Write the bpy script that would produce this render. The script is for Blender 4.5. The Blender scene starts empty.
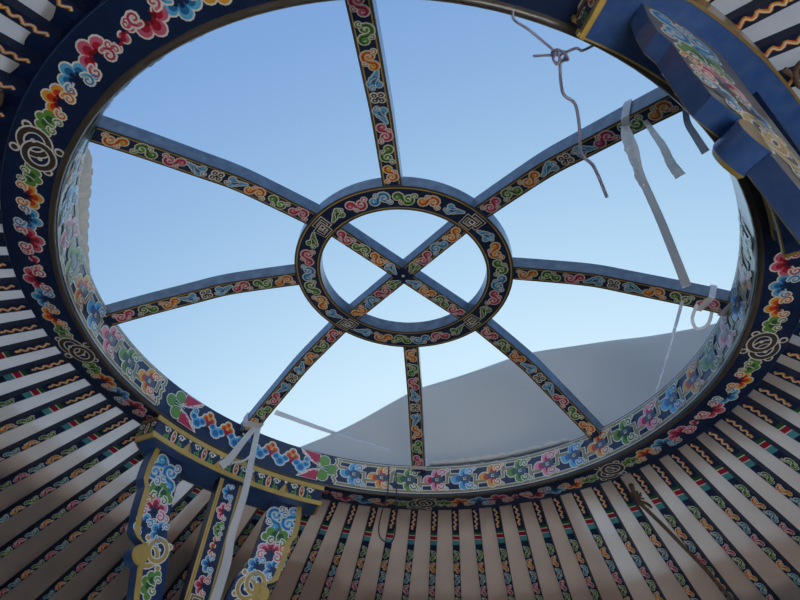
import bpy, math, random
from mathutils import Vector, Matrix
random.seed(7)
C = bpy.context.scene.collection
sin, cos, pi, rad = math.sin, math.cos, math.pi, math.radians
S = 0.75            # one building unit = radius of the crown opening, in metres
Z0 = 2.45           # height of the crown's underside above the floor

def W(p): return Vector((p[0]*S, p[1]*S, p[2]*S+Z0))
def pol(r, az, z=0.0):
    a = rad(az); return (r*sin(a), r*cos(a), z)

# ------------------------------------------------------------------ materials
def lin(c): return tuple(((v/255)/12.92 if v/255 <= .04045 else ((v/255+.055)/1.055)**2.4) for v in c)+(1.0,)
MATS = {}
def paint(name, rgb, rough=.42, wear=0.0, spec=.4, bump=0.0, nscale=30, wearcol=None, coat=None):
    coat = (.75 if rough <= .5 and name not in ('wire',) else 0) if coat is None else coat
    m = bpy.data.materials.new(name); m.use_nodes = True
    nt = m.node_tree; b = nt.nodes['Principled BSDF']
    b.inputs['Roughness'].default_value = rough
    b.inputs['Specular IOR Level'].default_value = spec
    if coat: b.inputs['Coat Weight'].default_value = coat; b.inputs['Coat Roughness'].default_value = .17
    tc = nt.nodes.new('ShaderNodeTexCoord'); n = nt.nodes.new('ShaderNodeTexNoise')
    n.inputs['Scale'].default_value = nscale; n.inputs['Detail'].default_value = 6
    nt.links.new(tc.outputs['Object'], n.inputs['Vector'])
    r = nt.nodes.new('ShaderNodeValToRGB')
    r.color_ramp.elements[0].position = .35; r.color_ramp.elements[1].position = .72
    c = lin(rgb); w = lin(wearcol) if wearcol else tuple(min(1, v*1.5+.01) for v in c[:3])+(1,)
    r.color_ramp.elements[0].color = c
    r.color_ramp.elements[1].color = tuple(c[i]*(1-wear)+w[i]*wear for i in range(3))+(1,)
    nt.links.new(n.outputs['Fac'], r.inputs['Fac']); nt.links.new(r.outputs['Color'], b.inputs['Base Color'])
    if bump:
        bp = nt.nodes.new('ShaderNodeBump'); bp.inputs['Strength'].default_value = bump; bp.inputs['Distance'].default_value = .004
        nt.links.new(n.outputs['Fac'], bp.inputs['Height']); nt.links.new(bp.outputs['Normal'], b.inputs['Normal'])
    MATS[name] = m
    return m
paint('navy', (17, 36, 72), .40, .35, .35)
paint('blue_skylit', (46, 72, 100), .36, .6, .45, .12, 45, (92, 118, 146))  # worn blue, lighter than navy: sky light on the sides put into the colour
paint('bar_blue', (44, 80, 138), .30, .7, .5, .25, 40, (78, 108, 156))
paint('panel_blue', (26, 50, 94), .40, .35, .35)
paint('pole_blue', (20, 31, 56), .55, .4, .3)
paint('dusty', (104, 98, 92), .5, .3)
paint('lip_brown', (74, 65, 55), .5, .5)
paint('gold', (196, 164, 78), .42, .4, .5)
paint('gold_dark', (140, 112, 56), .45, .4, .5)
paint('khaki', (158, 146, 108), .5, .2)
paint('cream', (240, 237, 224), .5, .1)
paint('brown', (66, 54, 50), .5, .2)
paint('pink_a', (240, 150, 176), .45, .1); paint('pink_b', (196, 34, 74), .45, .1); paint('red_core', (120, 14, 26), .45)
paint('rose_a', (218, 104, 134), .45, .1); paint('rose_b', (176, 26, 52), .45, .1)
paint('orange_a', (240, 168, 48), .45, .1); paint('orange_b', (214, 60, 30), .45, .1)
paint('blue_a', (96, 186, 232), .45, .1); paint('blue_b', (34, 112, 176), .45, .1)
paint('green_a', (106, 158, 66), .45, .1); paint('green_b', (40, 96, 44), .45, .1)
paint('teal_a', (80, 160, 170), .45, .1)
paint('ribbon_grey', (150, 162, 180), .8, .3)
paint('wire', (156, 150, 172), .4, .3, .5)
paint('cord_dark', (52, 52, 62), .6, .3)
paint('rope_brown', (96, 78, 66), .9, .5, .2, .6, 60)
paint('felt_grey', (124, 124, 124), .95, .4, .1, .8, 40)
paint('ground_soil', (154, 152, 148), .9, .3)
paint('floor_boards', (165, 163, 161), .6, .3)

def cloth(name, rgb, t, bump=.4, sc=14):
    m = bpy.data.materials.new(name); m.use_nodes = True
    nt = m.node_tree; nt.nodes.clear()
    out = nt.nodes.new('ShaderNodeOutputMaterial'); mix = nt.nodes.new('ShaderNodeMixShader')
    d = nt.nodes.new('ShaderNodeBsdfDiffuse'); tr = nt.nodes.new('ShaderNodeBsdfTranslucent')
    n = nt.nodes.new('ShaderNodeTexNoise'); n.inputs['Scale'].default_value = sc; n.inputs['Detail'].default_value = 5
    tc = nt.nodes.new('ShaderNodeTexCoord'); nt.links.new(tc.outputs['Object'], n.inputs['Vector'])
    bp = nt.nodes.new('ShaderNodeBump'); bp.inputs['Strength'].default_value = bump; bp.inputs['Distance'].default_value = .008
    nt.links.new(n.outputs['Fac'], bp.inputs['Height'])
    for k in (d, tr): k.inputs['Color'].default_value = lin(rgb); nt.links.new(bp.outputs['Normal'], k.inputs['Normal'])
    mix.inputs[0].default_value = t
    nt.links.new(d.outputs[0], mix.inputs[1]); nt.links.new(tr.outputs[0], mix.inputs[2]); nt.links.new(mix.outputs[0], out.inputs[0])
    MATS[name] = m
cloth('ribbon_white', (252, 252, 252), .55); cloth('fleece', (250, 236, 220), .75, .8, 30); cloth('tarp', (206, 200, 192), .10, .3, 6); cloth('dimming_canvas', (246, 242, 238), .85); cloth('wool', (226, 216, 202), .12, .8, 40)
def canvas_mat():
    m = bpy.data.materials.new('canvas'); m.use_nodes = True
    nt = m.node_tree; nt.nodes.clear()
    out = nt.nodes.new('ShaderNodeOutputMaterial'); mix = nt.nodes.new('ShaderNodeMixShader')
    d = nt.nodes.new('ShaderNodeBsdfDiffuse'); t = nt.nodes.new('ShaderNodeBsdfTranslucent')
    tc = nt.nodes.new('ShaderNodeTexCoord')
    n = nt.nodes.new('ShaderNodeTexNoise'); n.inputs['Scale'].default_value = 9; n.inputs['Detail'].default_value = 8
    n2 = nt.nodes.new('ShaderNodeTexWave'); n2.inputs['Scale'].default_value = 3; n2.inputs['Distortion'].default_value = 9; n2.inputs['Detail'].default_value = 3
    r = nt.nodes.new('ShaderNodeValToRGB')
    r.color_ramp.elements[0].color = lin((192, 187, 186)); r.color_ramp.elements[1].color = lin((216, 211, 208))
    r.color_ramp.elements[0].position = .3; r.color_ramp.elements[1].position = .6
    bp = nt.nodes.new('ShaderNodeBump'); bp.inputs['Strength'].default_value = .25; bp.inputs['Distance'].default_value = .01
    for k in (n, n2): nt.links.new(tc.outputs['Object'], k.inputs['Vector'])
    nt.links.new(n.outputs['Fac'], r.inputs['Fac'])
    nt.links.new(n2.outputs['Fac'], bp.inputs['Height'])
    nt.links.new(r.outputs['Color'], d.inputs['Color']); t.inputs['Color'].default_value = lin((236, 213, 194))
    for k in (d, t):
        nt.links.new(bp.outputs['Normal'], k.inputs['Normal'])
    mix.inputs[0].default_value = CANVAS_T
    nt.links.new(d.outputs[0], mix.inputs[1]); nt.links.new(t.outputs[0], mix.inputs[2]); nt.links.new(mix.outputs[0], out.inputs[0])
    MATS['canvas'] = m
CANVAS_T = .6
canvas_mat()

# ------------------------------------------------------------------ mesh builder
class MB:
    def __init__(s, conv=W): s.v = []; s.f = []; s.m = []; s.sm = []; s.mats = []; s.conv = conv
    def mat(s, n):
        if n not in s.mats: s.mats.append(n)
        return s.mats.index(n)
    def add(s, pts, faces, m, smooth=False):
        b = len(s.v); s.v += [s.conv(p) for p in pts]; k = s.mat(m)
        for f in faces: s.f.append([b+i for i in f]); s.m.append(k); s.sm.append(smooth)
    def poly(s, pts, m): s.add(pts, [list(range(len(pts)))], m)
    def sweep(s, secs, mats, caps=True, closed=False, smooth=False):
        """secs: list of sections (lists of points); mats: one name per section edge or one name"""
        n = len(secs[0]); b = len(s.v); N = len(secs)
        for q in secs: s.v += [s.conv(p) for p in q]
        for i in range(N if closed else N-1):
            j = (i+1) % N
            for k in range(n):
                l = (k+1) % n
                s.f.append([b+i*n+k, b+i*n+l, b+j*n+l, b+j*n+k]); s.m.append(s.mat(mats if isinstance(mats, str) else mats[k])); s.sm.append(smooth)
        if caps and not closed:
            m0 = s.mat(mats if isinstance(mats, str) else mats[0])
            s.f.append([b+k for k in range(n)][::-1]); s.m.append(m0); s.sm.append(False)
            s.f.append([b+(N-1)*n+k for k in range(n)]); s.m.append(m0); s.sm.append(False)
    def grid(s, rows, m, smooth=True, closed=False):
        b = len(s.v); n = len(rows[0])
        for q in rows: s.v += [s.conv(p) for p in q]
        for i in range(len(rows)-1):
            for k in range(n if closed else n-1):
                l = (k+1) % n
                s.f.append([b+i*n+k, b+i*n+l, b+(i+1)*n+l, b+(i+1)*n+k]); s.m.append(s.mat(m)); s.sm.append(smooth)
    def tube(s, pts, r, m, n=8, smooth=True, flat=None):
        """round tube (flat=None) or flattened strap: flat=(half width, half thickness)"""
        P = [Vector(p) for p in pts]; secs = []; up = None
        for i, p in enumerate(P):
            t = (P[min(i+1, len(P)-1)]-P[max(i-1, 0)]).normalized()
            if up is None:
                up = Vector((1, 0, 0)) if abs(t.x) < .8 else Vector((0, 1, 0))
            x = (up - t*up.dot(t)).normalized(); y = t.cross(x); up = x
            rr = r[i] if isinstance(r, (list, tuple)) else r
            if flat: a, c = flat
            else: a = c = rr
            secs.append([tuple(p+x*(a*cos(2*pi*k/n))+y*(c*sin(2*pi*k/n))) for k in range(n)])
        s.sweep(secs, m, True, False, smooth)
    def build(s, name, parent=None, origin=None):
        me = bpy.data.meshes.new(name)
        o0 = parent_loc(parent) if parent is not None else (Vector(origin) if origin is not None else Vector((0, 0, 0)))
        me.from_pydata([tuple(v-o0) for v in s.v], [], s.f)
        for n in s.mats: me.materials.append(MATS[n])
        me.polygons.foreach_set('material_index', s.m); me.polygons.foreach_set('use_smooth', s.sm)
        me.update()
        o = bpy.data.objects.new(name, me); C.objects.link(o)
        if parent is not None: o.parent = parent
        else: o.location = o0
        return o
def parent_loc(p):
    l = Vector((0, 0, 0))
    while p is not None: l = l+p.location; p = p.parent
    return l
def tag(o, label, cat, group=None):
    o['label'] = label; o['category'] = cat
    if group: o['group'] = group
    return o
def thing(name, label, cat, loc, group=None):
    o = bpy.data.objects.new(name, None); C.objects.link(o); o.location = loc; o.empty_display_size = .1
    return tag(o, label, cat, group)
def struct(mb, name):
    o = mb.build(name); o['kind'] = 'structure'; return o

def crom(P, n=6):
    P = [Vector(p) for p in P]; out = []
    for i in range(len(P)-1):
        p0, p1, p2, p3 = P[max(i-1, 0)], P[i], P[i+1], P[min(i+2, len(P)-1)]
        for k in range(n):
            t = k/n
            out.append(.5*((2*p1)+(p2-p0)*t+(2*p0-5*p1+4*p2-p3)*t*t+(3*p1-p0-3*p2+p3)*t**3))
    out.append(P[-1]); return [tuple(p) for p in out]

# ------------------------------------------------------------------ painted ornament
COL = {'pink': ('pink_a', 'pink_b', 'red_core'), 'rose': ('rose_a', 'rose_b', 'red_core'), 'orange': ('orange_a', 'orange_b', 'red_core'),
       'blue': ('blue_a', 'blue_b', 'navy'), 'green': ('green_a', 'green_b', 'navy'), 'teal': ('teal_a', 'blue_b', 'navy'), 'gold': ('gold', 'gold_dark', 'navy')}
class Deco:
    """paints flat shapes on a surface; mapf(u, v, h) -> point at height h over the surface"""
    def __init__(s, mb, mapf, line='cream', lay=.0006): s.mb = mb; s.mp = mapf; s.k = 0; s.line = line; s.lay = lay; s.place(0, 0, 1)
    def place(s, u, v, sc, rot=0, fx=1, fy=1, sy=None):
        s.u, s.v0, s.sx, s.sy, s.c, s.s_ = u, v, sc*fx, (sy or sc)*fy, cos(rad(rot)), sin(rad(rot)); return s
    def pt(s, x, y):
        x, y = x*s.c-y*s.s_, x*s.s_+y*s.c
        return s.u+x*s.sx, s.v0+y*s.sy
    def raw(s, pts, m, layer):
        s.k += 1; h = s.lay*(layer+1)+s.k*1.5e-6
        return [s.mp(*s.pt(x, y), h) for x, y in pts]
    def poly(s, pts, m, layer): s.mb.poly(s.raw(pts, m, layer), m)
    def disc(s, x, y, r, m, layer, n=12, ry=None):
        s.poly([(x+r*cos(2*pi*k/n), y+(ry or r)*sin(2*pi*k/n)) for k in range(n)], m, layer)
    def stroke(s, pts, w, m, layer, closed=False):
        n = len(pts); L = []; R = []
        for i in range(n):
            a = pts[(i-1) % n] if closed else pts[max(i-1, 0)]; b = pts[(i+1) % n] if closed else pts[min(i+1, n-1)]
            dx, dy = b[0]-a[0], b[1]-a[1]; d = math.hypot(dx, dy) or 1; nx, ny = -dy/d, dx/d
            ww = (w[i] if isinstance(w, list) else w)/2
            if closed or 0 < i < n-1:      # mitre
                e = math.hypot(pts[i][0]-a[0], pts[i][1]-a[1]) or 1
                cs = abs((pts[i][0]-a[0])/e*dx/d+(pts[i][1]-a[1])/e*dy/d); ww /= max(cs, .5)
            L.append((pts[i][0]+nx*ww, pts[i][1]+ny*ww)); R.append((pts[i][0]-nx*ww, pts[i][1]-ny*ww))
        V = s.raw(L+R, m, layer)
        s.mb.add(V, [[i, (i+1) % n, n+(i+1) % n, n+i] for i in range(n if closed else n-1)], m)
    def spiral(s, x, y, r, a0, d, turns, w, m, layer):
        N = max(7, int(9*turns)); P = []
        for i in range(N+1):
            t = i/N; a = rad(a0)+d*turns*2*pi*t; q = r*(1-.85*t); P.append((x+q*cos(a), y+q*sin(a)))
        s.stroke(P, w, m, layer)
    # --- pieces
    def lobe(s, x, y, r, c, o=.036, inner=True):
        s.disc(x, y, r+o, s.line, 0); s.disc(x, y, r, c[0], 1)
        if inner: s.disc(x, y-.1*r, r*.62, c[1], 2, 10)
    def head(s, x, y, r, a0, d, c):
        s.disc(x, y, r+.034, s.line, 3); s.disc(x, y, r, c[0], 4); s.disc(x+.15*r, y-.1*r, r*.55, c[1], 5, 9)
        s.spiral(x, y, r*.92, a0, d, 1.1, r*.15, s.line, 6)
    # --- motifs, about one unit long, x along the band
    def curl(s, x, y, r, a0, d, turns, c, w=None):
        N = max(8, int(10*turns)); P = []; W_ = []
        w = w or r*.42
        for i in range(N+1):
            t = i/N; a = rad(a0)+d*turns*2*pi*t; q = r*(1-.78*t); P.append((x+q*cos(a), y+q*sin(a))); W_.append(w*(1-.45*t))
        s.disc(P[0][0], P[0][1], w/2+.035, s.line, 3, 9); s.disc(P[-1][0], P[-1][1], W_[-1]*.7+.03, s.line, 3, 8)
        s.stroke(P, [q+.075 for q in W_], s.line, 3); s.stroke(P, W_, c[0], 4); s.disc(P[0][0], P[0][1], w/2, c[0], 4, 9); s.disc(P[-1][0], P[-1][1], W_[-1]*.7, c[0], 4, 8)
        s.stroke(P[1:], [q*.38 for q in W_[1:]], c[1], 5)
    def arch(s, x, y, r, c, lob=3, core='navy'):
        """scalloped cloud arch, pale outside, dark towards its hollow"""
        A = [160-140*i/(lob-1) for i in range(lob)]; q = r*.56
        for a in A: s.disc(x+r*cos(rad(a)), y+r*.8*sin(rad(a)), q+.04, s.line, 0)
        for a in A: s.disc(x+r*cos(rad(a)), y+r*.8*sin(rad(a)), q, c[0], 1)
        for a in A: s.disc(x+r*.8*cos(rad(a)), y+r*.62*sin(rad(a)), q*.66, c[1], 2, 10)
        s.disc(x, y, r*.55, c[1], 2.2, 10)
        for a in A: s.disc(x+r*.48*cos(rad(a)), y+r*.3*sin(rad(a)), q*.36, c[2], 2.5, 8)
        s.disc(x, y-r*.22, r*.42, core, 2.7, 10)
    def cloud(s, c):
        c = COL[c]
        s.arch(-.02, .02, .27, c)
        s.curl(.2, -.16, .15, 100, -1, 1.15, c); s.curl(.4, -.2, .09, 140, -1, 1.0, c); s.curl(-.34, -.1, .13, 60, 1, 1.05, c)
    def chain(s, c):
        c = COL[c]
        s.arch(-.14, .04, .19, c, 2); s.arch(.2, -.02, .17, c, 2)
        s.curl(-.38, -.08, .12, 60, 1, 1.05, c); s.curl(.4, -.12, .1, 120, -1, 1.0, c)
    def scroll(s, c):
        c = COL[c]; P = []; W_ = []
        for i in range(15):
            t = i/14; a = rad(450*(1-t)); q = .05+.2*t; P.append((-.14+q*cos(a), .03+q*sin(a))); W_.append(.06+.09*t)
        for i in range(1, 13):
            t = i/12; a = rad(180+400*t); q = .17-.12*t; P.append((.28+q*cos(a), -.05+q*sin(a))); W_.append(.15-.085*t)
        s.stroke(P, [w+.085 for w in W_], s.line, 0); s.stroke(P, W_, c[0], 1); s.stroke(P[5:20], [w*.42 for w in W_[5:20]], c[1], 2)
        for p in (P[0], P[-1]): s.disc(p[0], p[1], .1, s.line, .5, 9); s.disc(p[0], p[1], .06, c[0], 1.5, 8)
        s.curl(-.38, -.14, .12, 20, -1, 1.0, c); s.curl(.12, .2, .1, -60, 1, .95, c)
    def leaf(s, c):
        c = COL[c]
        for x, y, r in ((-.1, .14, .17), (-.14, -.12, .15), (.08, .02, .18), (.26, -.06, .12), (.4, -.12, .08), (.5, -.16, .05)): s.lobe(x, y, r, c, .045, False)
        s.disc(.0, .0, .12, c[1], 2); s.disc(.2, -.05, .08, c[1], 2)
        s.curl(-.3, .1, .13, -40, 1, 1.0, c)
        s.stroke([(-.16, .0), (0, -.04), (.2, -.16)], .035, s.line, 4); s.stroke([(-.02, .2), (.12, .08), (.24, -.1)], .035, s.line, 4)
    def bush(s, c):
        c = COL[c]
        for x, y, r in ((-.36, -.1, .12), (-.22, .1, .14), (.02, .2, .14), (.24, .1, .14), (.38, -.08, .12), (0, -.0, .18)): s.lobe(x, y, r, c, .042, False)
        s.disc(-.05, .02, .13, c[1], 2); s.disc(.14, .02, .1, c[1], 2)
        s.curl(-.14, -.2, .12, 80, 1, .9, c); s.curl(.22, -.2, .12, 100, -1, .9, c)
        s.stroke([(.02, -.16), (.0, .0), (.05, .16)], .035, s.line, 4)
    def coin(s, m='brown'):
        for x, y in ((-.42, .28), (.2, .36), (-.2, -.36), (.42, -.28)):
            s.disc(x, y, .1, s.line, 0); s.disc(x, y, .06, m, 1, 8)
        for cx, cy, l in ((-.13, .07, 1), (.13, -.07, 3)):
            P = [(cx+.28*cos(2*pi*k/22), cy+.25*sin(2*pi*k/22)) for k in range(22)]
            s.stroke(P, .165, s.line, l, True); s.stroke(P, .1, m, l+1, True)
        s.disc(-.17, .1, .05, s.line, 5, 8); s.disc(.17, -.1, .05, s.line, 5, 8)
    def sqknot(s, m='brown'):
        for cx, cy, l in ((-.12, .1, 0), (.12, -.1, 2)):
            P = [(cx+a*.27, cy+b*.25) for a, b in ((-1, -1), (1, -1), (1, 1), (-1, 1))]
            s.stroke(P, .17, s.line, l, True); s.stroke(P, .1, m, l+1, True)
        s.stroke([(-.12, -.1), (-.12, .1), (.12, .1)], .05, s.line, 5); s.stroke([(.12, .1), (.12, -.1), (-.12, -.1)], .05, s.line, 5)
    def quatre(s, m='brown'):
        for x, y in ((.2, 0), (-.2, 0), (0, .2), (0, -.2)):
            s.disc(x, y, .19, s.line, 0); s.disc(x, y, .12, m, 1, 9); s.disc(x, y, .05, s.line, 2, 7)
        s.disc(0, 0, .08, m, 3, 8)
    def hookcloud(s, c):
        c = COL[c]
        A = (72, 175, 288); r = .25
        for a in A: s.disc(-.02+r*cos(rad(a)), r*sin(rad(a))*1.05, .235, s.line, 0, 14)
        for a in A: s.disc(-.02+r*cos(rad(a)), r*sin(rad(a))*1.05, .195, c[0], 1, 14)
        for a in A: s.disc(.03+r*.8*cos(rad(a)), r*.85*sin(rad(a)), .13, c[1], 2, 10)
        s.poly([(-.07, -.13), (.3, -.13), (.3, .12), (-.07, .12)], 'blue_skylit', 2.5); s.disc(-.04, 0, .12, 'blue_skylit', 2.6, 9)
        s.poly([(.0, -.06), (.12, -.06), (.12, .06), (.0, .06)], s.line, 3); s.poly([(.025, -.04), (.12, -.04), (.12, .04), (.025, .04)], 'khaki', 4)
        s.curl(.25, .26, .14, 190, -1, 1.05, c); s.curl(.27, -.28, .14, 170, 1, 1.05, c); s.curl(.46, -.38, .075, 120, 1, .9, c); s.curl(.45, .38, .06, 240, -1, .9, c)

# ------------------------------------------------------------------ the crown
crown = thing('crown_wheel', 'round painted wooden roof crown with domed spokes and a central hub ring', 'roof crown', W((0, 0, 0)))
RO, HW = 1.14, .135
N = 144
mb = MB()
prof = [(1.0, 0.0), (1.0, HW), (1.03, HW+.012), (RO-.02, HW+.012), (RO, HW), (RO, 0.0)]
mb.sweep([[pol(r, 360*i/N, z) for r, z in prof] for i in range(N)], ['navy', 'blue_skylit', 'blue_skylit', 'blue_skylit', 'navy', 'navy'], False, True)
# band of clouds round the underside
D = Deco(mb, lambda u, v, h: pol(1.078+v, math.degrees(u/1.078), -h))
U = lambda az, r=1.078: rad(az)*r
knots = [-166.3, -122.4, -79, -35, 9.3, 53.2, 97, 140.9]
for i, k in enumerate(knots):
    D.place(U(k), -.004, .13, 0).coin()
    nx = knots[(i+1) % 8]+(360 if i == 7 else 0); g = nx-k
    seq = [('bush', 'green', .09), ('cloud', 'orange', .105), ('cloud', 'blue', .105), ('cloud', 'rose', .115), ('chain', 'rose', .095), ('cloud', 'rose', .115), ('cloud', 'blue', .105), ('cloud', 'orange', .105), ('bush', 'green', .09)]
    off = [.115, .205, .305, .405, .5, .595, .695, .795, .885]
    for q, ((f, c, sc), t) in enumerate(zip(seq, off)):
        fx = 1 if q < 4 else -1
        D.place(U(k+g*t), -.004, sc*.95, 12 if q % 2 else -8, fx, -1 if q < 5 else 1)
        getattr(D, f)(c)
D.place(0, 0, 1); D.stroke([(U(a), .0585) for a in range(-180, 181, 3)], .0016, 'blue_skylit', 0)
# painted wall of the opening
D = Deco(mb, lambda u, v, h: pol(1.0-h, math.degrees(u), v))
def key(a0, n, cols, endL, endR):
    c = rad(6.9)
    L = U(a0, 1)-c*.62; R = U(a0, 1)+c*(n-1)+c*.62
    D.place(0, 0, 1)
    for z in (.013, .122):
        D.stroke([(L+(R-L)*i/(4*n), z) for i in range(4*n+1)], .0175, 'cream', 0); D.stroke([(L+(R-L)*i/(4*n), z) for i in range(4*n+1)], .0105, 'khaki', 1)
    for i in range(n):
        u = U(a0, 1)+i*c
        a, b = (.013, .122) if i % 2 == 0 else (.122, .013)
        d = .42*c; mid = a+(b-a)*.62
        P = [(u+d, a), (u+d, mid), (u+d*.2, mid), (u+d*.2, a+(b-a)*.36)]
        D.stroke(P, .0175, 'cream', 2); D.stroke(P, .0105, 'khaki', 3)
        P = [(u-d*1.25, b), (u-d*1.25, b-(b-a)*.32), (u-d*.45, b-(b-a)*.32)]
        D.stroke(P, .0175, 'cream', 2); D.stroke(P, .0105, 'khaki', 3)
    for i in range(n):
        D.place(U(a0, 1)+i*c, .067, .112, 0, 1, 1 if i % 2 == 0 else -1); D.lay = .0009; D.hookcloud(cols[i % 4]); D.lay = .0006
    D.place(0, 0, 1)
    for e, x in ((endL, L), (endR, R)):
        if e:
            P = [(x+.006*sin(k*2.4), .01+.116*k/10) for k in range(11)]
            D.stroke(P, .016, 'cream', 2); D.stroke(P, .008, 'khaki', 3)
key(-7.9, 19, ['blue', 'orange', 'green', 'pink'], True, False)
key(-64-6.9*15, 16, ['blue', 'pink', 'green', 'orange'], False, True)
for sgn, a in ((1, -53.5), (-1, -16.2)):   # green leaf with two pink petals at either end of the flower panel
    D.place(U(a, 1), .067, .12, 0, sgn)
    for fy in (1, -1):
        D.place(U(a, 1), .067, .12, 0, sgn, fy)
        D.poly([(.0, .02), (.02, .52), (.8, .54), (.66, .36), (.36, .16)], 'cream', 0)
        for x, y in ((.22, .18), (.36, .26), (.5, .34), (.64, .44)): D.disc(x, y, .09, 'cream', .2, 9); D.disc(x, y, .06, 'pink_a', .5, 9)
        D.poly([(.03, .08), (.05, .5), (.7, .52), (.5, .38), (.3, .22)], 'pink_b', 1)
    D.place(U(a, 1), .067, .12, 0, sgn)
    for x, y, r in ((-.14, .28, .2), (-.14, -.28, .2), (-.42, 0, .2)): D.lobe(x, y, r, COL['green'], .03, False)
    D.disc(-.2, 0, .2, 'green_a', 2); D.disc(-.2, .0, .12, 'green_b', 3)
    for y in (-.12, 0, .12): D.stroke([(-.3, y), (-.05, y*.3), (.12, y*1.6)], .025, 'cream', 4)
for i, a in enumerate([-48.6, -45.9, -43.4, -40.8, -38.2, -31.4, -28.8, -26.2, -23.4, -20.9]):
    if i in (1, 3, 6, 8):
        D.place(U(a, 1), .078, .06, 0)
        for x, y, r in ((-.25, .1, .25), (.25, .1, .25), (0, .42, .22)): D.lobe(x, y, r, COL['orange'], .08)
        D.poly([(-.3, 0), (.3, 0), (0, -.5)], 'rose_b', 2.5)
    else:
        D.place(U(a, 1), .058, .075, 0, 1 if i < 5 else -1)
        for x, y, r in ((-.28, .1, .2), (0, -.15, .28), (.28, .05, .22)): D.lobe(x, y, r, COL['blue'], .07)
        if i in (0, 9): D.head(-.3, .4, .18, 0, 1, COL['blue'])
for a, c in ((-36.6, 'green_b'), (-34.9, 'blue_b'), (-33.2, 'rose_b')):
    D.place(U(a, 1), .085, .036, 0); D.poly([(-.3, -.3), (.3, -.3), (.2, .2), (0, .7), (-.2, .2)], c, 0); D.disc(0, .35, .16, 'cream', 1, 8)
mb.grid([[pol(r, 196+i, .056-.45*(r-1.14)) for i in range(61)] for r in (1.139, 1.2)], 'navy', False)
ring = mb.build('outer_ring', crown)
mb = MB()
mb.sweep([[pol(1.002+.0005, 360*i/N, .004), pol(1.0, 360*i/N, -.004), pol(1.003, 360*i/N, -.009), pol(1.010, 360*i/N, -.011), pol(1.017, 360*i/N, -.007), pol(1.019, 360*i/N, .004)] for i in range(N)], 'lip_brown', False, True, True)
D = Deco(mb, lambda u, v, h: pol(.9995-h, math.degrees(u), v))
o = mb.build('lip_moulding', ring); o['label'] = 'brown gilded bead round the inner edge'
# hub
HH, HO, HI, HT = .2837, .371, .283, .048
mb = MB()
hp = [(HI, HH), (HI, HH+HT), (HO, HH+HT), (HO, HH)]
mb.sweep([[pol(r, 360*i/96, z) for r, z in hp] for i in range(96)], ['blue_skylit', 'blue_skylit', 'blue_skylit', 'navy'], False, True)
HM = .327
D = Deco(mb, lambda u, v, h: pol(HM+v, math.degrees(u/HM), HH-h))
D.place(0, 0, 1)
for v, w, m in ((.041, .006, 'lip_brown'), (.036, .0035, 'gold'), (-.041, .006, 'lip_brown'), (-.036, .0035, 'gold')):
    D.stroke([(rad(a)*HM, v) for a in range(0, 361, 4)], w, m, 0)
seqA = [('leaf', 'green'), ('scroll', 'rose'), ('scroll', 'blue'), ('scroll', 'green'), ('scroll', 'orange'), ('leaf', 'blue')]
spk = [-124.5, -80.5, -36, 8.5, 54, 99.5, 143.5, -171]
hk = [-124, -35, 54, 143]
for i, k in enumerate(hk):
    D.place(rad(k)*HM, 0, .068, 0).sqknot()
    nx = hk[(i+1) % 4]+(360 if i == 3 else 0); g = nx-k
    sq = seqA if i in (0, 2) else seqA[::-1]        # alternates from quarter to quarter
    for q, (f, c) in enumerate(sq):
        t = (.145, .285, .43, .57, .715, .855)[q]
        D.place(rad(k+g*t)*HM, 0, .066 if f == 'leaf' else .078, 0, -1 if (f == 'leaf' and q == 0) else 1, 1 if q % 2 else -1)
        getattr(D, f)(c)
mb.build('hub_ring', crown)
SW, ST = .029, .047
def bar_edges(D, u0, u1, n, sw=SW):
    D.place(0, 0, 1)
    P = [u0+(u1-u0)*i/n for i in range(n+1)]
    for sg in (1, -1):
        D.stroke([(u, sg*(sw-.0028)) for u in P], .0056, 'lip_brown', 0); D.stroke([(u, sg*(sw-.0072)) for u in P], .003, 'gold', 0)
def frame(az):
    a = rad(az); return Vector((sin(a), cos(a), 0)), Vector((cos(a), -sin(a), 0))
for az, zc in ((54, 0.0), (143.5, 0.0012)):
    mb = MB(); t, n = frame(az)
    P = lambda u, v, z: tuple(t*u+n*v+Vector((0, 0, z)))
    b = SW*.9
    mb.sweep([[P(u, -b, HH+zc+.004), P(u, -b, HH+HT), P(u, b, HH+HT), P(u, b, HH+zc+.004)] for u in (-HI-.01, HI+.01)], ['blue_skylit', 'blue_skylit', 'blue_skylit', 'navy'])
    D = Deco(mb, lambda u, v, h, P=P, zc=zc: P(u, v, HH+zc+.004-h))
    bar_edges(D, -HI, -.03, 2, b); bar_edges(D, .03, HI, 2, b)
    cs = ['rose', 'green', 'orange'] if az < 100 else ['orange', 'blue', 'rose']
    for sg in (1, -1):
        for q, c in enumerate(cs): D.place(sg*(.245-.068*q), 0, .07, 0, sg, 1 if q % 2 else -1).scroll(c)
        D.place(sg*.055, 0, .06, 0, -sg, 1).leaf('blue' if az < 100 else 'green')
    if zc == 0: D.place(0, 0, .02).disc(0, 0, .3, 'cream', 0, 8)
    mb.build('cross_bar', crown)
ZP = [(.36, .288), (.487, .268), (.62, .243), (.73, .205), (.87, .155), (.985, .11), (1.02, .094)]
curve = crom([(r, 0, z) for r, z in ZP], 5)
ln = [0]
for i in range(1, len(curve)): ln.append(ln[-1]+math.hypot(curve[i][0]-curve[i-1][0], curve[i][2]-curve[i-1][2]))
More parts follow.
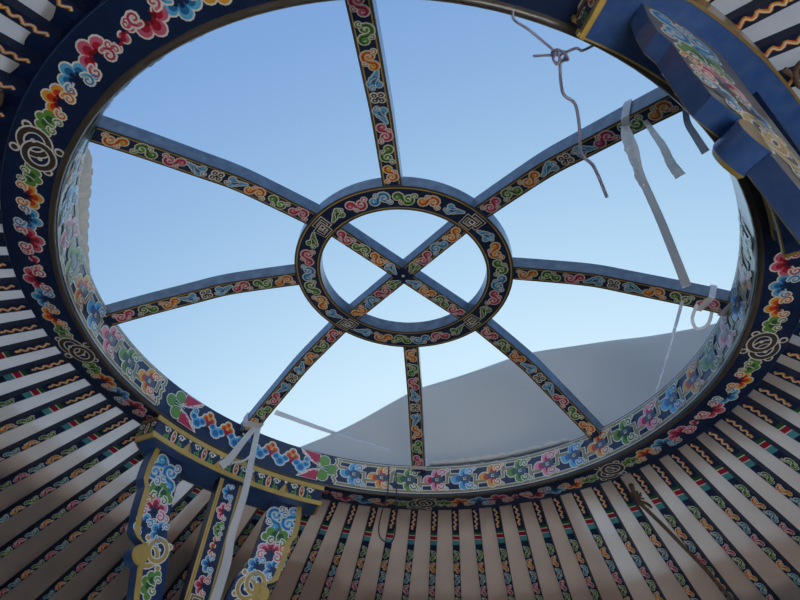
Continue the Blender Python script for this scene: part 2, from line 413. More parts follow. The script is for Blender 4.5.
def at(u):
    u = max(0, min(ln[-1]-1e-6, u)); i = max(k for k in range(len(ln)-1) if ln[k] <= u)
    f = (u-ln[i])/(ln[i+1]-ln[i]); a, b = curve[i], curve[i+1]
    tx, tz = (b[0]-a[0]), (b[2]-a[2]); d = math.hypot(tx, tz)
    return a[0]+tx*f, a[2]+tz*f, tz/d, -tx/d        # r, z, and the downward normal
for i, az in enumerate(spk):
    mb = MB(); t, n = frame(az)
    def Q(u, v, h, t=t, n=n):
        r, z, nr, nz = at(u); return tuple(t*(r+nr*h)+n*v+Vector((0, 0, z+nz*h)))
    us = [ln[-1]*k/28 for k in range(29)]
    mb.sweep([[Q(u, -SW, 0), Q(u, -SW, -ST), Q(u, SW, -ST), Q(u, SW, 0)] for u in us], ['blue_skylit', 'blue_skylit', 'blue_skylit', 'navy'])
    D = Deco(mb, Q); bar_edges(D, .015, ln[-1]-.03, 24)
    diag = i % 2 == 0
    inn = ['rose', 'green', 'orange'] if diag else ['orange', 'green', 'rose']
    out = ['rose', 'green', 'orange'] if diag else ['orange', 'green', 'rose']
    for q, c in enumerate(inn): D.place(.055+.075*q, 0, .072, 0, 1, 1 if q % 2 else -1).scroll(c)
    D.place(.275, 0, .068, 0, -1).leaf('blue'); D.place(.33, 0, .062, 45).quatre(); D.place(.385, 0, .068, 0, 1).leaf('blue')
    for q, c in enumerate(out): D.place(.455+.078*q, 0, .072, 0, -1, -1 if q % 2 else 1).scroll(c)
    mb.build('spoke', crown)

# ------------------------------------------------------------------ column capitals under the ring
def capital(name, label, az0, rs, floor_z):
    c = thing(name, label, 'column', W(pol(1.08+rs, az0, floor_z)))
    A0, A1 = az0-21.5, az0+21.5; ri, ro = 1.0+rs*1.3, 1.163
    RO_ = lambda a: ri+.09+(.073-rs*1.3)*min(1, min(a-A0, A1-a)/6); zt, zb = -.0145, -.1
    K = 24; az = [A0+(A1-A0)*i/K for i in range(K+1)]
    mb = MB()
    mb.sweep([[pol(ri, a, zb), pol(ri, a, zt), pol(RO_(a), a, zt), pol(RO_(a), a, zb)] for a in az], ['navy', 'bar_blue', 'navy', 'bar_blue'])
    D = Deco(mb, lambda u, v, h: pol(ri-h, math.degrees(u), v))
    n = 5; st = (A1-A0-1.5)/n
    def unit(D, u, v, sc, tri=True):
        D.place(u, v, sc)
        D.disc(0, 0, .2, 'cream', 0, 12, .46); D.disc(0, 0, .15, 'orange_a', 1, 12, .4); D.disc(0, 0, .09, 'rose_b', 2, 10, .3); D.disc(0, .05, .035, 'cream', 3, 8, .12)
        for sx in (1, -1):
            D.place(u, v, sc, 0, sx)
            D.spiral(.58, .2, .24, 180, -1, 1.2, .09, 'cream', 0); D.spiral(.58, -.25, .2, 170, 1, 1.2, .09, 'green_a', 0)
            D.stroke([(.38, .2), (.46, -.02), (.4, -.25)], .09, 'green_a', 0); D.disc(.8, .3, .07, 'cream', 1, 7)
        D.place(u, v, sc)
    for i in range(n):
        a = A0+.75+st*(i+.5); unit(D, rad(a), -.057, .058)
        if i < n-1:
            D.place(rad(a+st/2), -.06, .056); D.poly([(-.36, -.34), (.36, -.34), (0, .34)], 'gold', 0); D.poly([(.06, -.3), (.36, -.34), (0, .34)], 'gold_dark', 1); D.disc(0, .42, .12, 'cream', 2, 8)
    for e, sg in ((A0, -1), (A1, 1)):       # painted end faces
        tt, nn = frame(e)
        Dn = Deco(mb, lambda u, v, h, tt=tt, nn=nn, sg=sg: tuple(tt*u+nn*(sg*h)+Vector((0, 0, v))))
        unit(Dn, ri+.048, -.057, .05)
        Dn.place(ri+.045, -.022, 1); Dn.stroke([(-.044, 0), (.044, 0)], .014, 'gold_dark', 0); Dn.place(ri+.045, -.09, 1); Dn.stroke([(-.044, 0), (.044, 0)], .016, 'gold_dark', 0)  # end trim in darker gold: the shade there is put into the colour
    bar = mb.build('cross_beam', c)
    for nm, z0, z1 in (('gold_trim', -.033, -.0145), ('gold_trim', -.0988, -.081)):
        mb = MB()
        mb.sweep([[pol(ri-.004, a, z0), pol(ri-.004, a, z1), pol(ri+.004, a, z1), pol(ri+.004, a, z0)] for a in [A0-.3+(A1-A0+.6)*i/K for i in range(K+1)]], 'gold')
        e = .004
        if z0 < -.09:
            for a, d in ((A0, .5), (A1, -.5)):      # the trim turns the corner along each end
                mb.sweep([[pol(r, a+d, -.1015), pol(r, a+d, -.099), pol(r, a-d*.12, -.085), pol(r, a-d*.12, -.1015)] for r in (ri-.005, ri+.09)], 'gold')
        mb.build(nm, bar)
    mb = MB()
    mb.sweep([[pol(RO_(a)-.003, a, zb-.001), pol(RO_(a)-.003, a, zt), pol(RO_(a)+.002, a, zt), pol(RO_(a)+.002, a, zb-.001)] for a in az], 'gold_dark')
    mb.build('edge_strip', bar)
    # post
    r0, r1 = (1.085, 1.12) if rs else (1.015, 1.065); t, nn = frame(az0+.3); hw = .05
    mb = MB()
    PP = lambda r, v, z: tuple(t*r+nn*v+Vector((0, 0, z)))
    mb.sweep([[PP(r0, -hw, z), PP(r0, hw, z), PP(r1, hw, z), PP(r1, -hw, z)] for z in (zb+.002, -.9, -1.8, floor_z)], 'navy')
    D = Deco(mb, lambda u, v, h: PP(r0-h, u, v))
    D.place(0, 0, 1)
    zs = [-.105-.05*i for i in range(30)]
    for sg in (1, -1):
        D.stroke([(sg*(hw-.008), z) for z in zs], .016, 'gold', 0); D.stroke([(sg*(hw-.008), z) for z in zs], .002, 'gold_dark', 1)
    z = -.15
    for rep in range(3):
        for q, (f, cc, sc, dz) in enumerate((('cloud', 'blue', .07, .075), ('cloud', 'pink', .075, .07), ('bush', 'green', .062, .065), ('chain', 'orange', .075, .065), ('cloud', 'blue', .07, .07), ('cloud', 'rose', .075, .07), ('sqknot', 'gold', .075, .09))):
            D.place(0, z, sc, 90, 1, 1 if q % 2 else -1, sc*1.0); (D.sqknot('gold_dark') if f == 'sqknot' else getattr(D, f)(cc)); z -= dz
    mb.build('post', c)
    # two carved brackets
    OUT = [(18, -.1), (18.3, -.17), (18.1, -.225), (17.1, -.25), (16.7, -.33), (15.9, -.40), (14.8, -.415), (12.8, -.427), (12.5, -.46), (12.7, -.5), (11.5, -.58), (9.4, -.7), (6.5, -.82), (3.0, -.9)]
    INN = [(11.0, -.1), (10.6, -.17), (10.4, -.225), (10.2, -.25), (9.6, -.33), (8.5, -.40), (7.7, -.415), (7.3, -.427), (6.8, -.46), (6.4, -.5), (5.6, -.59), (4.4, -.7), (3.4, -.8), (2.6, -.86)]
    D_lay = .00022
    q0, q1 = 1.05+rs*1.4, 1.09+rs*1.25; inn = -2.4 if rs else 0
    for sg in (-1, 1):
        mb = MB(); secs = []
        for (ao, zo), (ai, zi) in zip(OUT, INN):
            ai = max(2.2, ai+inn*min(1, max(0, (.6+zi)*4)))
            M_ = 5
            secs.append([pol(q0, az0+sg*(ai+(ao-ai)*k/M_), zi+(zo-zi)*k/M_) for k in range(M_+1)]+[pol(q1, az0+sg*(ao+(ai-ao)*k/M_), zo+(zi-zo)*k/M_) for k in range(M_+1)])
        # densify so that the faces follow the ring
        mb.sweep(secs, ['panel_blue']*5+['bar_blue']+['dusty']*5+['navy'])
        for qq, s2 in ((q0, -1), (q1, 1)):
            D = Deco(mb, lambda u, v, h, qq=qq, s2=s2: pol(qq+s2*h, az0+math.degrees(u/qq), v), lay=D_lay)
            def pl(a, z, sc, rot=0, fx=1, fy=1): return D.place(sg*rad(a)*qq, z, sc, rot, fx, fy)
            pl(14.4, -.135, .04); D.disc(0, 0, .3, 'cream', 0, 10, .5); D.disc(0, -.1, .22, 'rose_b', 1, 10, .3)
            pl(15.9, -.165, .12, 90, 1, 1).scroll('blue'); pl(12.6, -.175, .12, 90, 1, -1).scroll('blue')
            pl(13.6, -.24, .12, 0).bush('green')
            pl(13.2, -.305, .12, 10, 1).cloud('pink'); pl(15.6, -.285, .06).curl(0, 0, .35, 0, 1, 1.0, COL['orange'])
            pl(14.4, -.365, .09, 60, 1, 1).cloud('blue'); pl(10.8, -.37, .09, 110, 1, -1).cloud('blue')
            D.line = 'cream'
            pl(10.6, -.44, .13, 70); D.coin('gold')
            pl(9.1, -.535, .1, 80).bush('green'); pl(7.7, -.625, .09, 70).cloud('orange'); pl(6.2, -.71, .055, 60).cloud('blue')
        br = mb.build('bracket', c)
        mb = MB(); w = 1.25
        def edge(o, k, nx):
            return o
        secs = []
        for (ao, zo), (ai, zi) in zip(OUT, INN):
            f = w/(ao-ai) if ao-ai > w*1.5 else .5
            am, zm = ao+(ai-ao)*f, zo+(zi-zo)*f
            secs.append([pol(q0-.002, az0+sg*am, zm), pol(q0-.002, az0+sg*(ao-.12), zo), pol(q0+.002, az0+sg*(ao-.12), zo), pol(q0+.002, az0+sg*am, zm)])
        mb.sweep(secs, 'gold'); mb.build('gold_edge', br)
        mb = MB(); cz, ca = -.462, 13.2
        K2 = 16; sec = []
        for k in range(K2+1):
            th = -pi/2+pi*k/K2
            ang, z = (sg*math.degrees(.042*cos(th)/q0)), cz+.036*sin(th)
            sec.append((ang, z))
        for r_a, r_b, mm, sc in ((q0-.014, q1+.002, 'bar_blue', 1.0),):
            base = sg*12.5
            secs = [[pol(r_a+.008, az0+base+a, z), pol(r_b, az0+base+a, z)] for a, z in sec]
            mb.grid(secs, 'bar_blue', True)
            front = [pol(r_a, az0+base+a*.86, cz+(z-cz)*.86) for a, z in sec]; rim = [pol(r_a+.008, az0+base+a, z) for a, z in sec]; back = [pol(r_b, az0+base+a, z) for a, z in sec]
            mb.grid([front, rim], 'gold', True); mb.poly(front, 'gold'); mb.poly(back, 'gold_dark')
        mb.build('knob', br)
    mb = MB(); t, nn = frame(az0+.3)
    mb.sweep([[tuple(t*((r0+r1)/2+a*h)+nn*(b*h)+Vector((0, 0, z))) for a, b in ((-1, -1), (-1, 1), (1, 1), (1, -1))] for z, h in ((floor_z+.001, .13), (floor_z+.1, .13), (floor_z+.13, .07), (floor_z+.14, .06))], 'navy')
    mb.build('foot', c)
    return c
FZ = -Z0/S
capital('carved_column', 'gold-edged carved column capital with blue and gold clouds, at lower left of the crown', -36.0, 0.0, FZ)
capital('carved_column', 'glossy blue carved column capital seen from its back, at top right of the crown', 143.0, .028, FZ)

# ------------------------------------------------------------------ roof poles
SL, TW, DP = .45, -7.0, 360/82
PW, PH, PL = .0155, .026, 3.12
k_ = math.sqrt(1+SL*SL)
mb = MB(conv=lambda p: Vector(p)*S)
xs = [0, .4, .8, 1.2, 2, PL]
mb.sweep([[(x, -PW, 0), (x, -PW, PH), (x, PW, PH), (x, PW, 0)] for x in xs], ['pole_blue', 'pole_blue', 'pole_blue', 'navy'])
D = Deco(mb, lambda u, v, h: (u, v, -h), lay=.0005)
D.place(0, 0, 1)
zz = [(.02+.095*i/30, .0068*sin(i/30*2*pi*3.6)*(.75+.25*sin(i))) for i in range(31)]
D.stroke([(u, v*.6) for u, v in zz], .010, 'rose_b', 0); D.stroke(zz, .0078, 'orange_a', 1); D.stroke([(u, v+.0012) for u, v in zz], .003, 'cream', 2); D.disc(.118, .003, .006, 'orange_a', 2, 8); D.disc(.118, .003, .003, 'cream', 3, 8)
for a, b, m in ((.140, .154, 'green_b'), (.154, .158, 'cream'), (.158, .178, 'rose_b'), (.178, .182, 'cream'), (.182, .208, 'teal_a')):
    D.poly([(a, -PW+.001), (b, -PW+.001), (b, PW-.001), (a, PW-.001)], m, 0)
u = .27; cyc = ['green', 'orange', 'teal', 'rose', 'green', 'orange', 'teal', 'rose']
for i in range(15):
    D.place(u, 0, .068, 0, 1, 1 if i % 2 else -1, .042); D.scroll(cyc[i % 8]); u += .07
me_pole = None
def pole_matrix(a):
    x = Vector(pol(1, a+TW, -SL)).normalized(); y = Vector((0, 0, 1)).cross(x).normalized(); z = x.cross(y)
    p = W(pol(1.1435, a, .012))
    return Matrix((( x.x, y.x, z.x, p.x), (x.y, y.y, z.y, p.y), (x.z, y.z, z.z, p.z), (0, 0, 0, 1)))
nums = ['first', 'second', 'third', 'fourth', 'fifth', 'sixth', 'seventh', 'eighth', 'ninth', 'tenth', 'eleventh', 'twelfth', 'thirteenth', 'fourteenth', 'fifteenth', 'sixteenth', 'seventeenth', 'eighteenth', 'nineteenth', 'twentieth', 'twenty-first', 'twenty-second', 'twenty-third', 'twenty-fourth', 'twenty-fifth', 'twenty-sixth', 'twenty-seventh', 'twenty-eighth', 'twenty-ninth', 'thirtieth']
proto = mb.build('roof_pole'); first = True
AZ0 = 7.4
def put(a, label):
    global first
    o = proto if first else proto.copy()
    if not first: C.objects.link(o)
    first = False
    M = pole_matrix(a); o.location = M.to_translation(); o.rotation_euler = M.to_euler()
    tag(o, label, 'roof pole', 'painted roof poles fanning out from the crown')
for i in range(29):                     # to the right of the lower left capital, round to the right edge of the photo
    a = -14.55+DP*i+.1
    put(a, 'painted blue roof pole, %s to the right of the gold-edged capital' % nums[i])
for i in range(21):                     # left of that capital, upward along the left edge
    a = -58.3-DP*i
    if i == 0: put(a, 'painted blue roof pole touching the left end of the gold-edged capital')
    else: put(a, 'painted blue roof pole, %s to the left of the gold-edged capital' % nums[i])
for i in range(9):                      # behind the capital
    a = -58.3+DP*(i+1)
    put(a, 'shaded roof pole behind the gold-edged capital, %s from its left end' % nums[i])
for i in range(12):
    a = 163-DP*i
    put(a, 'brightly lit roof pole behind the glossy blue capital, %s from its upper end' % nums[i])

for i in range(10):                     # overhead, above the near rim
    put(-150.6-DP*i, 'painted blue roof pole overhead above the near rim of the crown')

# ------------------------------------------------------------------ the tent: roof canvas, wall, floor
ROOF = lambda r: .012+PH*k_+.004-SL*(r-1.1435)
mb = MB(); rows = []
rs_ = [1.142, 1.17, 1.2, 1.25, 1.3, 1.36, 1.43, 1.5, 1.6, 1.7, 1.8, 1.95, 2.1, 2.3, 2.6, 3.0, 3.5, 4.0]
NA = 82*5
for r in rs_:
    row = []
    RI = lambda a: 1.142+.05*max(0, min(1, (1-abs(a-226)/28)*4))*(.85+.15*sin(a*.9))
    for i in range(NA):
        a = 360*i/NA
        r_, r = r, (RI(a) if r < RI(a) else r)
        row.append(pol(r, a, ROOF(r)+.004*(r-1)*sin(rad(a)*31+5*r)+.003*sin(r*23+a*.7)*min(1, (r-1.142)*6)))
        r = r_
    rows.append(row)
mb.grid(rows, 'canvas', True, True); struct(mb, 'ceiling')
mb = MB()
zr = ROOF(4.0); DA = 9.5; DC = 160; DZ = FZ+1.9/S
rows = []
azs = [DC+DA+(360-2*DA)*i/140 for i in range(141)]
mb.grid([[pol(4.0, a, z) for a in azs] for z in (FZ, FZ+.9, DZ, zr+.03)], 'felt_grey', True)
mb.grid([[pol(4.0, a, z) for a in [DC-DA+2*DA*i/10 for i in range(11)]] for z in (DZ, zr+.03)], 'felt_grey', True)
struct(mb, 'wall_round')
mb = MB(); mb.poly([pol(4.0, 360*i/96, FZ) for i in range(96)], 'floor_boards'); struct(mb, 'floor')
mb = MB(); mb.grid([[pol(4.001, 360*i/64, FZ-.001) for i in range(64)], [pol(60, 360*i/64, FZ-.001) for i in range(64)]], 'ground_soil', False, True); struct(mb, 'ground')
mb = MB()                                # door surround
for a in (DC-DA, DC+DA):
    t, n = frame(a); sg = 1 if a > DC else -1
    mb.sweep([[tuple(t*r+n*v+Vector((0, 0, z))) for r, v in ((3.93, 0), (4.05, 0), (4.05, -sg*-.07), (3.93, sg*.07))] for z in (FZ, DZ)], 'blue_skylit')
struct(mb, 'trim_1')
# unseen cloth layers added over the roof to dim the canvas by sector
def layer(name, a0, a1, r0, r1, z, m):
    mb = MB(); n = max(6, int((a1-a0)/4))
    azs = [a0+(a1-a0)*i/n for i in range(n+1)]; rr = [r0+(r1-r0)*i/8 for i in range(9)]
    mb.grid([[pol(r, a, ROOF(r)+z) for a in azs] for r in rr], m, True)
    struct(mb, name)
layer('ceiling_added_shade', -76, 0, 1.42, 4.02, .022, 'dimming_canvas')
layer('ceiling_added_shade', -72, -6, 1.55, 4.02, .028, 'canvas')
layer('ceiling_added_shade', -80, -16, 1.62, 4.02, .035, 'felt_grey')
layer('ceiling_added_dimmer', -125, 125, 1.42, 4.02, .012, 'dimming_canvas')
layer('ceiling_added_dimmer', -100, 115, 1.6, 4.02, .016, 'dimming_canvas')
layer('ceiling_added_dimmer', -36, 40, 1.18, 4.02, .02, 'canvas')
layer('ceiling_added_dimmer', 46, 95, 1.2, 4.02, .02, 'dimming_canvas')
layer('ceiling_added_dimmer', -12, 112, 1.66, 4.02, .03, 'canvas')
layer('ceiling_added_shade', -14, 114, 1.84, 4.02, .045, 'felt_grey')

# ------------------------------------------------------------------ cover flap folded back above the far side of the crown
top = crom([(-25, .17, 0), (-19.8, .254, 0), (-10.3, .411, 0), (2.1, .634, 0), (9.4, .724, 0), (27.3, .828, 0), (37.8, .829, 0), (53.1, .723, 0), (65.3, .588, 0), (78.3, .426, 0), (90, .27, 0), (97, .16, 0)], 6)
mb = MB(); rows = []
prof = [(1.075, 0.0), (1.10, .10), (1.125, .3), (1.15, .55), (1.17, .8), (1.185, .94), (1.2, 1.0), (1.225, .98), (1.25, .8), (1.27, .5), (1.29, .15), (1.31, -.25)]
for j, (r, f) in enumerate(prof):
    row = []
    for a, zt, _ in top:
        zb = .152
        z = zb+(max(zt, zb+.02)-zb)*f
        if j >= 9: z = max(z if f > 0 else -9, ROOF(r)+.075)
        w = .012*sin(a*.21+f*5)+.003*sin(a*.6-f*9) if 0 < j < 6 else 0
        row.append(pol(r+w, a, z))
    rows.append(row)
mb.grid(rows, 'tarp', True)
tag(mb.build('cover_flap', None, W(pol(1.1, 35, .15))), 'large grey canvas cover flap heaped beyond the lower right of the roof opening', 'cover')

def lump(pts, r0, amp, seed, m, name, label, cat, n=12, taper=0):
    rnd = random.Random(seed); P = crom(pts, 6); mb = MB(); L = len(P)
    rr = [r0*(1+amp*sin(i*1.7+rnd.random())*.6+amp*rnd.uniform(-.3, .3))*min(1, .35+min(i, L-1-i)*.4) for i in range(L)]
    rr = [q*(1-taper*i/L) for i, q in enumerate(rr)]
    mb.tube(P, rr, m, n)
    return tag(mb.build(name, None, W(pts[len(pts)//2])), label, cat)
lump([pol(1.05, -114, .228), pol(1.05, -110, .25), pol(1.05, -106, .258), pol(1.05, -102.5, .25), pol(1.05, -99, .235), pol(1.05, -95.5, .215), pol(1.05, -92, .195), pol(1.05, -88.5, .175)], .042, .16, 3, 'fleece', 'fleece_roll', 'lumpy roll of off-white fleece on the left rim of the crown', 'fleece', taper=.6)
lump([pol(1.03, 11, .160), pol(1.03, 17, .166), pol(1.03, 22, .169), pol(1.03, 28, .169), pol(1.03, 34, .168), pol(1.03, 41, .165), pol(1.03, 46, .160)], .013, .4, 5, 'wool', 'felt_strip', 'shaggy grey felt strip squeezed under the cover flap on the far rim', 'felt')
lump([pol(1.172, -126.2, .004), pol(1.21, -126.4, -.012), pol(1.26, -126.8, -.034)], .024, .35, 9, 'rope_brown', 'felt_tuft', 'tuft of brown felt stuffed between roof poles at the left edge', 'felt')

# ------------------------------------------------------------------ ribbons, straps, wire
def strap(mb, pts, w, m, nrm, th=.0022, n=5, tw=0.0):
    P = [Vector(p) for p in crom(pts, n)]; secs = []; N_ = Vector(nrm).normalized()
    for i, p in enumerate(P):
        t = (P[min(i+1, len(P)-1)]-P[max(i-1, 0)]).normalized()
        s_ = t.cross(N_).normalized(); nn = s_.cross(t)
        ang = tw*sin(i*.9); s2 = s_*cos(ang)+nn*sin(ang); n2 = nn*cos(ang)-s_*sin(ang)
        ww = (w[0]+(w[1]-w[0])*i/(len(P)-1) if isinstance(w, tuple) else w)/2
        secs.append([tuple(p+s2*a*ww+n2*b*th/2) for a, b in ((-1, -1), (1, -1), (1, 1), (-1, 1))])
    mb.sweep(secs, m)
def wrap(mb, az, u, w, m, tilt=0.0, g=.003):
    """band wound round a spoke at arc length u"""
    t, n = frame(az)
    def Q(u, v, h):
        r, z, nr, nz = at(u); return tuple(t*(r+nr*h)+n*v+Vector((0, 0, z+nz*h)))
    e = SW+g
    loop = [(-e, g), (e, g), (e, -ST-g), (-e, -ST-g)]
    secs = []
    for v, h in loop+loop[:1]:
        d = tilt*v/e
        secs.append([Q(u-w/2+d, v, h), Q(u+w/2+d, v, h), Q(u+w/2+d, v*1.05, h+(.002 if h > 0 else -.002)), Q(u-w/2+d, v*1.05, h+(.002 if h > 0 else -.002))])
    mb.sweep(secs, m)
    return Q
def ulen(r): return min((abs(at(l)[0]-r), l) for l in [k*ln[-1]/400 for k in range(400)])[1]
CAM = Vector((0, -1.43338, -1.22969))
def facing(p): return tuple(CAM-Vector(p))

# white ribbon on the upper right spoke, long tail hanging straight down
mb = MB(); u0 = ulen(.858); Q = wrap(mb, 143.5, u0, .022, 'ribbon_white', .02)
p = Vector(Q(u0+.004, .01, .006))
strap(mb, [p, p+Vector((.004, .0, -.1)), p+Vector((-.002, .004, -.2)), p+Vector((.003, 0, -.38)), p+Vector((.006, 0, -.56))], (.017, .016), 'ribbon_white', facing(p), .002, 6, .12)
strap(mb, [p, p+Vector((-.01, 0, -.09)), p+Vector((-.004, .006, -.16)), p+Vector((-.012, 0, -.22)), p+Vector((-.004, .004, -.26))], (.026, .010), 'ribbon_white', facing(p), .002, 6, .9)
tag(mb.build('ribbon', None, W(p)), 'long pale ribbon hanging straight down from the upper right spoke', 'ribbon')
mb = MB(); u1 = ulen(.905); t, n = frame(143.5)
q = Vector(Q(u1, -.004, .004))
strap(mb, [q, q+Vector((.02, .016, -.025)), q+Vector((.034, .022, -.075)), q+Vector((.042, .03, -.13)), q+Vector((.056, .036, -.17))], (.011, .024), 'ribbon_white', facing(q), .002, 6, .5)
tag(mb.build('ribbon', None, W(q)), 'short crumpled white ribbon end dangling beside the long pale ribbon', 'ribbon')
mb = MB(); q = Vector(pol(.986, 144.3, .0))
strap(mb, [Vector(pol(.998, 144.6, .05)), q, q+Vector((.006, .004, -.05)), q+Vector((.012, .006, -.105))], (.012, .016), 'ribbon_grey', facing(q), .003)
tag(mb.build('strap', None, W(q)), 'short dark grey strap end hanging below the glossy blue capital', 'strap')
# white ribbon on the lower left spoke
mb = MB(); u2 = ulen(.945); Q = wrap(mb, -36, u2, .032, 'ribbon_white', -.01); p = Vector(Q(u2, .01, .008))
strap(mb, [p+Vector((.012, 0, 0)), p+Vector((.02, -.01, -.12)), p+Vector((.03, -.014, -.3)), p+Vector((.022, -.01, -.45)), p+Vector((.03, -.01, -.56)), p+Vector((.022, -.01, -.72))], (.021, .033), 'ribbon_white', facing(p), .002, 6, .1)
strap(mb, [p, p+Vector((-.03, -.012, -.08)), p+Vector((-.06, -.012, -.155)), p+Vector((-.085, -.02, -.2))], (.02, .034), 'ribbon_white', facing(p), .002, 5, .1)
strap(mb, [p, p+Vector((.018, -.01, -.05)), p+Vector((.022, -.012, -.11)), p+Vector((.0, -.014, -.16)), p+Vector((-.05, -.016, -.18))], .009, 'ribbon_white', facing(p), .002)
tag(mb.build('ribbon', None, W(p)), 'broad white ribbon knotted to the lower left spoke, tails falling past the capital', 'ribbon')
mb = MB(); a = Vector(pol(.81, -34.6, .132)); b = Vector(pol(.965, 1, .185)); d = b-a
strap(mb, [a, a+d*.33+Vector((0, 0, -.006)), a+d*.66+Vector((0, 0, -.006)), b], (.02, .008), 'ribbon_white', (0, -1, -.6))
tag(mb.build('strap', None, W(a)), 'thin grey-white strap stretched from lower left spoke across the cover flap', 'strap')
# small white tie at the foot of the bottom spoke
mb = MB(); wrap(mb, 8.5, ulen(.975), .016, 'ribbon_white')
tag(mb.build('tie', None, W(pol(.975, 8.5, .1))), 'narrow white tie round the foot of the bottom spoke', 'tie')
# right hand spoke: two loops of strap
mb = MB(); u3 = ulen(.935); Q = wrap(mb, 99.5, u3, .018, 'ribbon_white', .012); p = Vector(Q(u3-.02, -.006, .006))
strap(mb, [p, p+Vector((-.012, .03, -.035)), p+Vector((.006, .05, -.055)), p+Vector((.036, .035, -.045)), p+Vector((.052, .01, .0))], .010, 'ribbon_white', facing(p))
tag(mb.build('ribbon', None, W(p)), 'looped white ribbon wound round the outer end of the right spoke', 'ribbon')
mb = MB(); wrap(mb, 99.5, ulen(.992), .014, 'ribbon_white', .01)
tag(mb.build('tie', None, W(pol(.99, 99.5, .1))), 'white tie where the right spoke meets the ring', 'tie')
mb = MB(); a = Vector(pol(.875, 99.3, .145)); b = Vector(pol(.999, 71.5, .139)); d = b-a
strap(mb, [a, a+d*.5+Vector((0, 0, -.004)), b], (.012, .006), 'ribbon_white', (0, -1, -.6))
tag(mb.build('cord', None, W(a)), 'thin pale cord running from the right spoke down to the ring', 'cord')
# wire with a knot under the top edge of the ring
mb = MB(); K0 = Vector((.262, -.935, -.04))
mb.tube(crom([pol(1.012, 170.9, -.010), pol(.996, 170.4, -.012), (.2, -.965, -.012), K0]), .0027, 'wire', 8)
mb.tube(crom([K0, (.285, -.957, -.055), (.3, -.952, -.05), pol(1.004, 160.9, -.012)]), .0027, 'wire', 8)
mb.tube(crom([K0, (.235, -.93, -.035), (.215, -.922, -.025)]), .0027, 'wire', 8)
mb.tube(crom([K0, (.272, -.895, -.06), (.276, -.885, -.1), (.3, -.872, -.108), (.314, -.84, -.13), (.325, -.80, -.165), (.345, -.795, -.2), (.378, -.752, -.235)], 6), .0032, 'wire', 8)
for i in range(4):
    mb.tube(crom([K0+Vector((.014*cos(t*1.05+i), .012*sin(t*1.05+i), .012*cos(t*1.05*2+i*1.3)-.004*i)) for t in range(7)], 4), .0025, 'wire', 6)
tag(mb.build('wire', None, W(K0)), 'knotted grey wire dangling from the top edge of the ring against the sky', 'wire')
mb = MB()
mb.tube(crom([pol(.994, .9, .118), pol(.99, 1.2, .0), pol(.985, .2, -.1), pol(.985, -.1, -.17), pol(.985, .9, -.208), pol(.985, 3.0, -.215), pol(.985, 3.8, -.17), pol(.988, 3.6, -.06), pol(.992, 3.4, .0), pol(.994, 2.8, .1)], 6), .0026, 'cord_dark', 7)
tag(mb.build('cord_loop', None, W(pol(.99, 2, .1))), 'thin dark cord loop hanging over the ring wall beside the bottom spoke', 'cord')
mb = MB()
def below(r, a, g): return pol(r, a, ROOF(r)-g)
mb.tube(crom([below(1.2, 53.3, .03), below(1.26, 52.3, .035), below(1.31, 52.6, .04), below(1.38, 53.3, .055), below(1.48, 53.6, .058), below(1.6, 53.9, .062), below(1.72, 53.9, .066), below(1.88, 54.1, .066)], 6), [.009, .010, .009]+[.0075]*60, 'rope_brown', 8)
rnd = random.Random(2)
for i in range(14):
    r = 1.2+.1*rnd.random(); a = 52.7+rnd.uniform(-.5, .5)
    mb.tube([below(r, a, .028), below(r+rnd.uniform(-.02, .03), a+rnd.uniform(-.5, .5), .03), below(r+rnd.uniform(-.02, .025), a+rnd.uniform(-.8, .8), .035)], .0045, 'rope_brown', 6)
tag(mb.build('rope', None, W(below(1.3, 52.5, .03))), 'frayed brown rope with a ragged tuft lying along the lower right roof poles', 'rope')
mb = MB()
mb.tube(crom([below(1.175, 142.5, .03), below(1.185, 141.2, .035), below(1.215, 140.6, .03), below(1.25, 140.9, .022), below(1.225, 142.0, .02), below(1.195, 142.2, .03), below(1.18, 140.2, .04), below(1.21, 138.4, .03)], 6), .0055, 'rope_brown', 8)
tag(mb.build('cord', None, W(below(1.2, 141, .03))), 'brown cord curled on the canvas beside the glossy blue capital', 'cord')

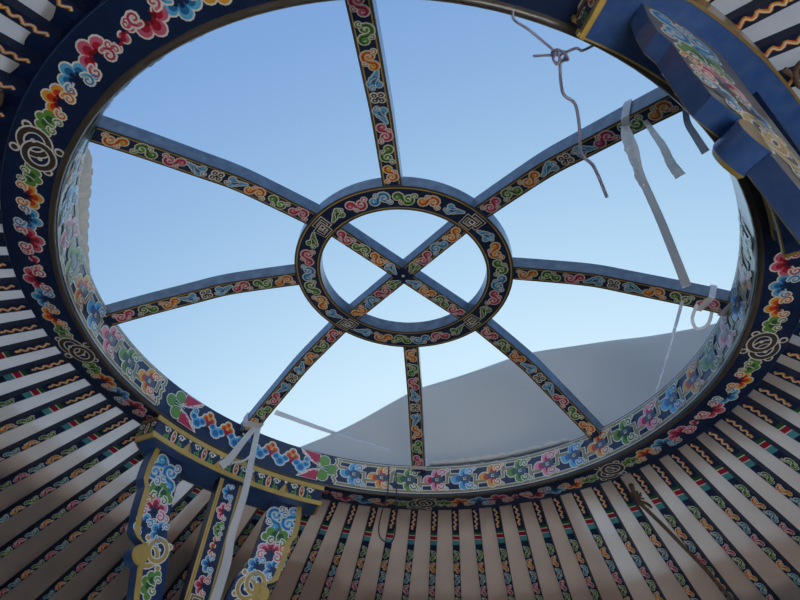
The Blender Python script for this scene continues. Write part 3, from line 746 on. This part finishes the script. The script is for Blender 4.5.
# ------------------------------------------------------------------ sky, added fill lamp, sun, camera
w = bpy.data.worlds.new('World'); bpy.context.scene.world = w; w.use_nodes = True
nt = w.node_tree; bg = nt.nodes['Background']
tc = nt.nodes.new('ShaderNodeTexCoord'); dot = nt.nodes.new('ShaderNodeVectorMath'); dot.operation = 'DOT_PRODUCT'
dot.inputs[1].default_value = (-.3052, -.9393, .1564)      # deeper blue away from the bright northern horizon
mr = nt.nodes.new('ShaderNodeMapRange'); mr.inputs['From Min'].default_value = -1; mr.inputs['From Max'].default_value = 1
rp = nt.nodes.new('ShaderNodeValToRGB'); e = rp.color_ramp.elements
e[0].position = .08; e[0].color = lin((222, 242, 254)); e[1].position = 1.0; e[1].color = lin((190, 212, 238))
for pos, c in ((.171, (207, 236, 254)), (.222, (185, 219, 246)), (.2725, (166, 203, 236)), (.323, (151, 189, 229)), (.3735, (138, 177, 223)), (.424, (128, 167, 219)), (.55, (120, 160, 214))):
    x = e.new(pos); x.color = lin(c)
nt.links.new(tc.outputs['Generated'], dot.inputs[0]); nt.links.new(dot.outputs['Value'], mr.inputs['Value']); nt.links.new(mr.outputs['Result'], rp.inputs['Fac']); nt.links.new(rp.outputs['Color'], bg.inputs['Color'])
bg.inputs['Strength'].default_value = 1.0
L = bpy.data.lights.new('door_fill', 'AREA'); L.shape = 'RECTANGLE'; L.size = 1.0; L.size_y = 1.8; L.energy = 140; L.spread = rad(80); L.color = (.97, .98, 1.0)
lo = bpy.data.objects.new('door_fill', L); C.objects.link(lo)
lo.location = W(pol(4.0, DC, FZ+1.5)); lo.rotation_euler = (rad(14), 0, rad(180-DC))     # added fill lamp in the unseen doorway, aimed down at the floor

SU = bpy.data.lights.new('sun', 'SUN'); SU.energy = .3; SU.angle = rad(1.5); SU.color = (1.0, .93, .84)
so = bpy.data.objects.new('sun', SU); C.objects.link(so); so.location = (3, 5, 6)
so.rotation_euler = Vector(pol(-1, 36, -math.tan(rad(9)))).to_track_quat('-Z', 'Y').to_euler()      # low, behind the cover flap
cam = bpy.data.cameras.new('camera'); co = bpy.data.objects.new('camera', cam); C.objects.link(co)
p, y, r = .774054331, .00191741304, .0959328136
F = Vector((-sin(y)*cos(p), cos(y)*cos(p), sin(p))); U0 = Vector((sin(y)*sin(p), -cos(y)*sin(p), cos(p))); R0 = F.cross(U0)
R1 = R0*cos(r)+U0*sin(r); U1 = -R0*sin(r)+U0*cos(r)
co.matrix_world = Matrix(((R1.x, U1.x, -F.x, 0), (R1.y, U1.y, -F.y, 0), (R1.z, U1.z, -F.z, 0), (0, 0, 0, 1)))
co.location = W(CAM)
cam.sensor_width = 36; cam.lens = 611.872/800*36; cam.clip_start = .02
sc = bpy.context.scene; sc.camera = co
sc.view_settings.view_transform = 'Standard'; sc.view_settings.look = 'None'; sc.view_settings.gamma = 1; sc.view_settings.exposure = 0
sc.cycles.use_denoising = True
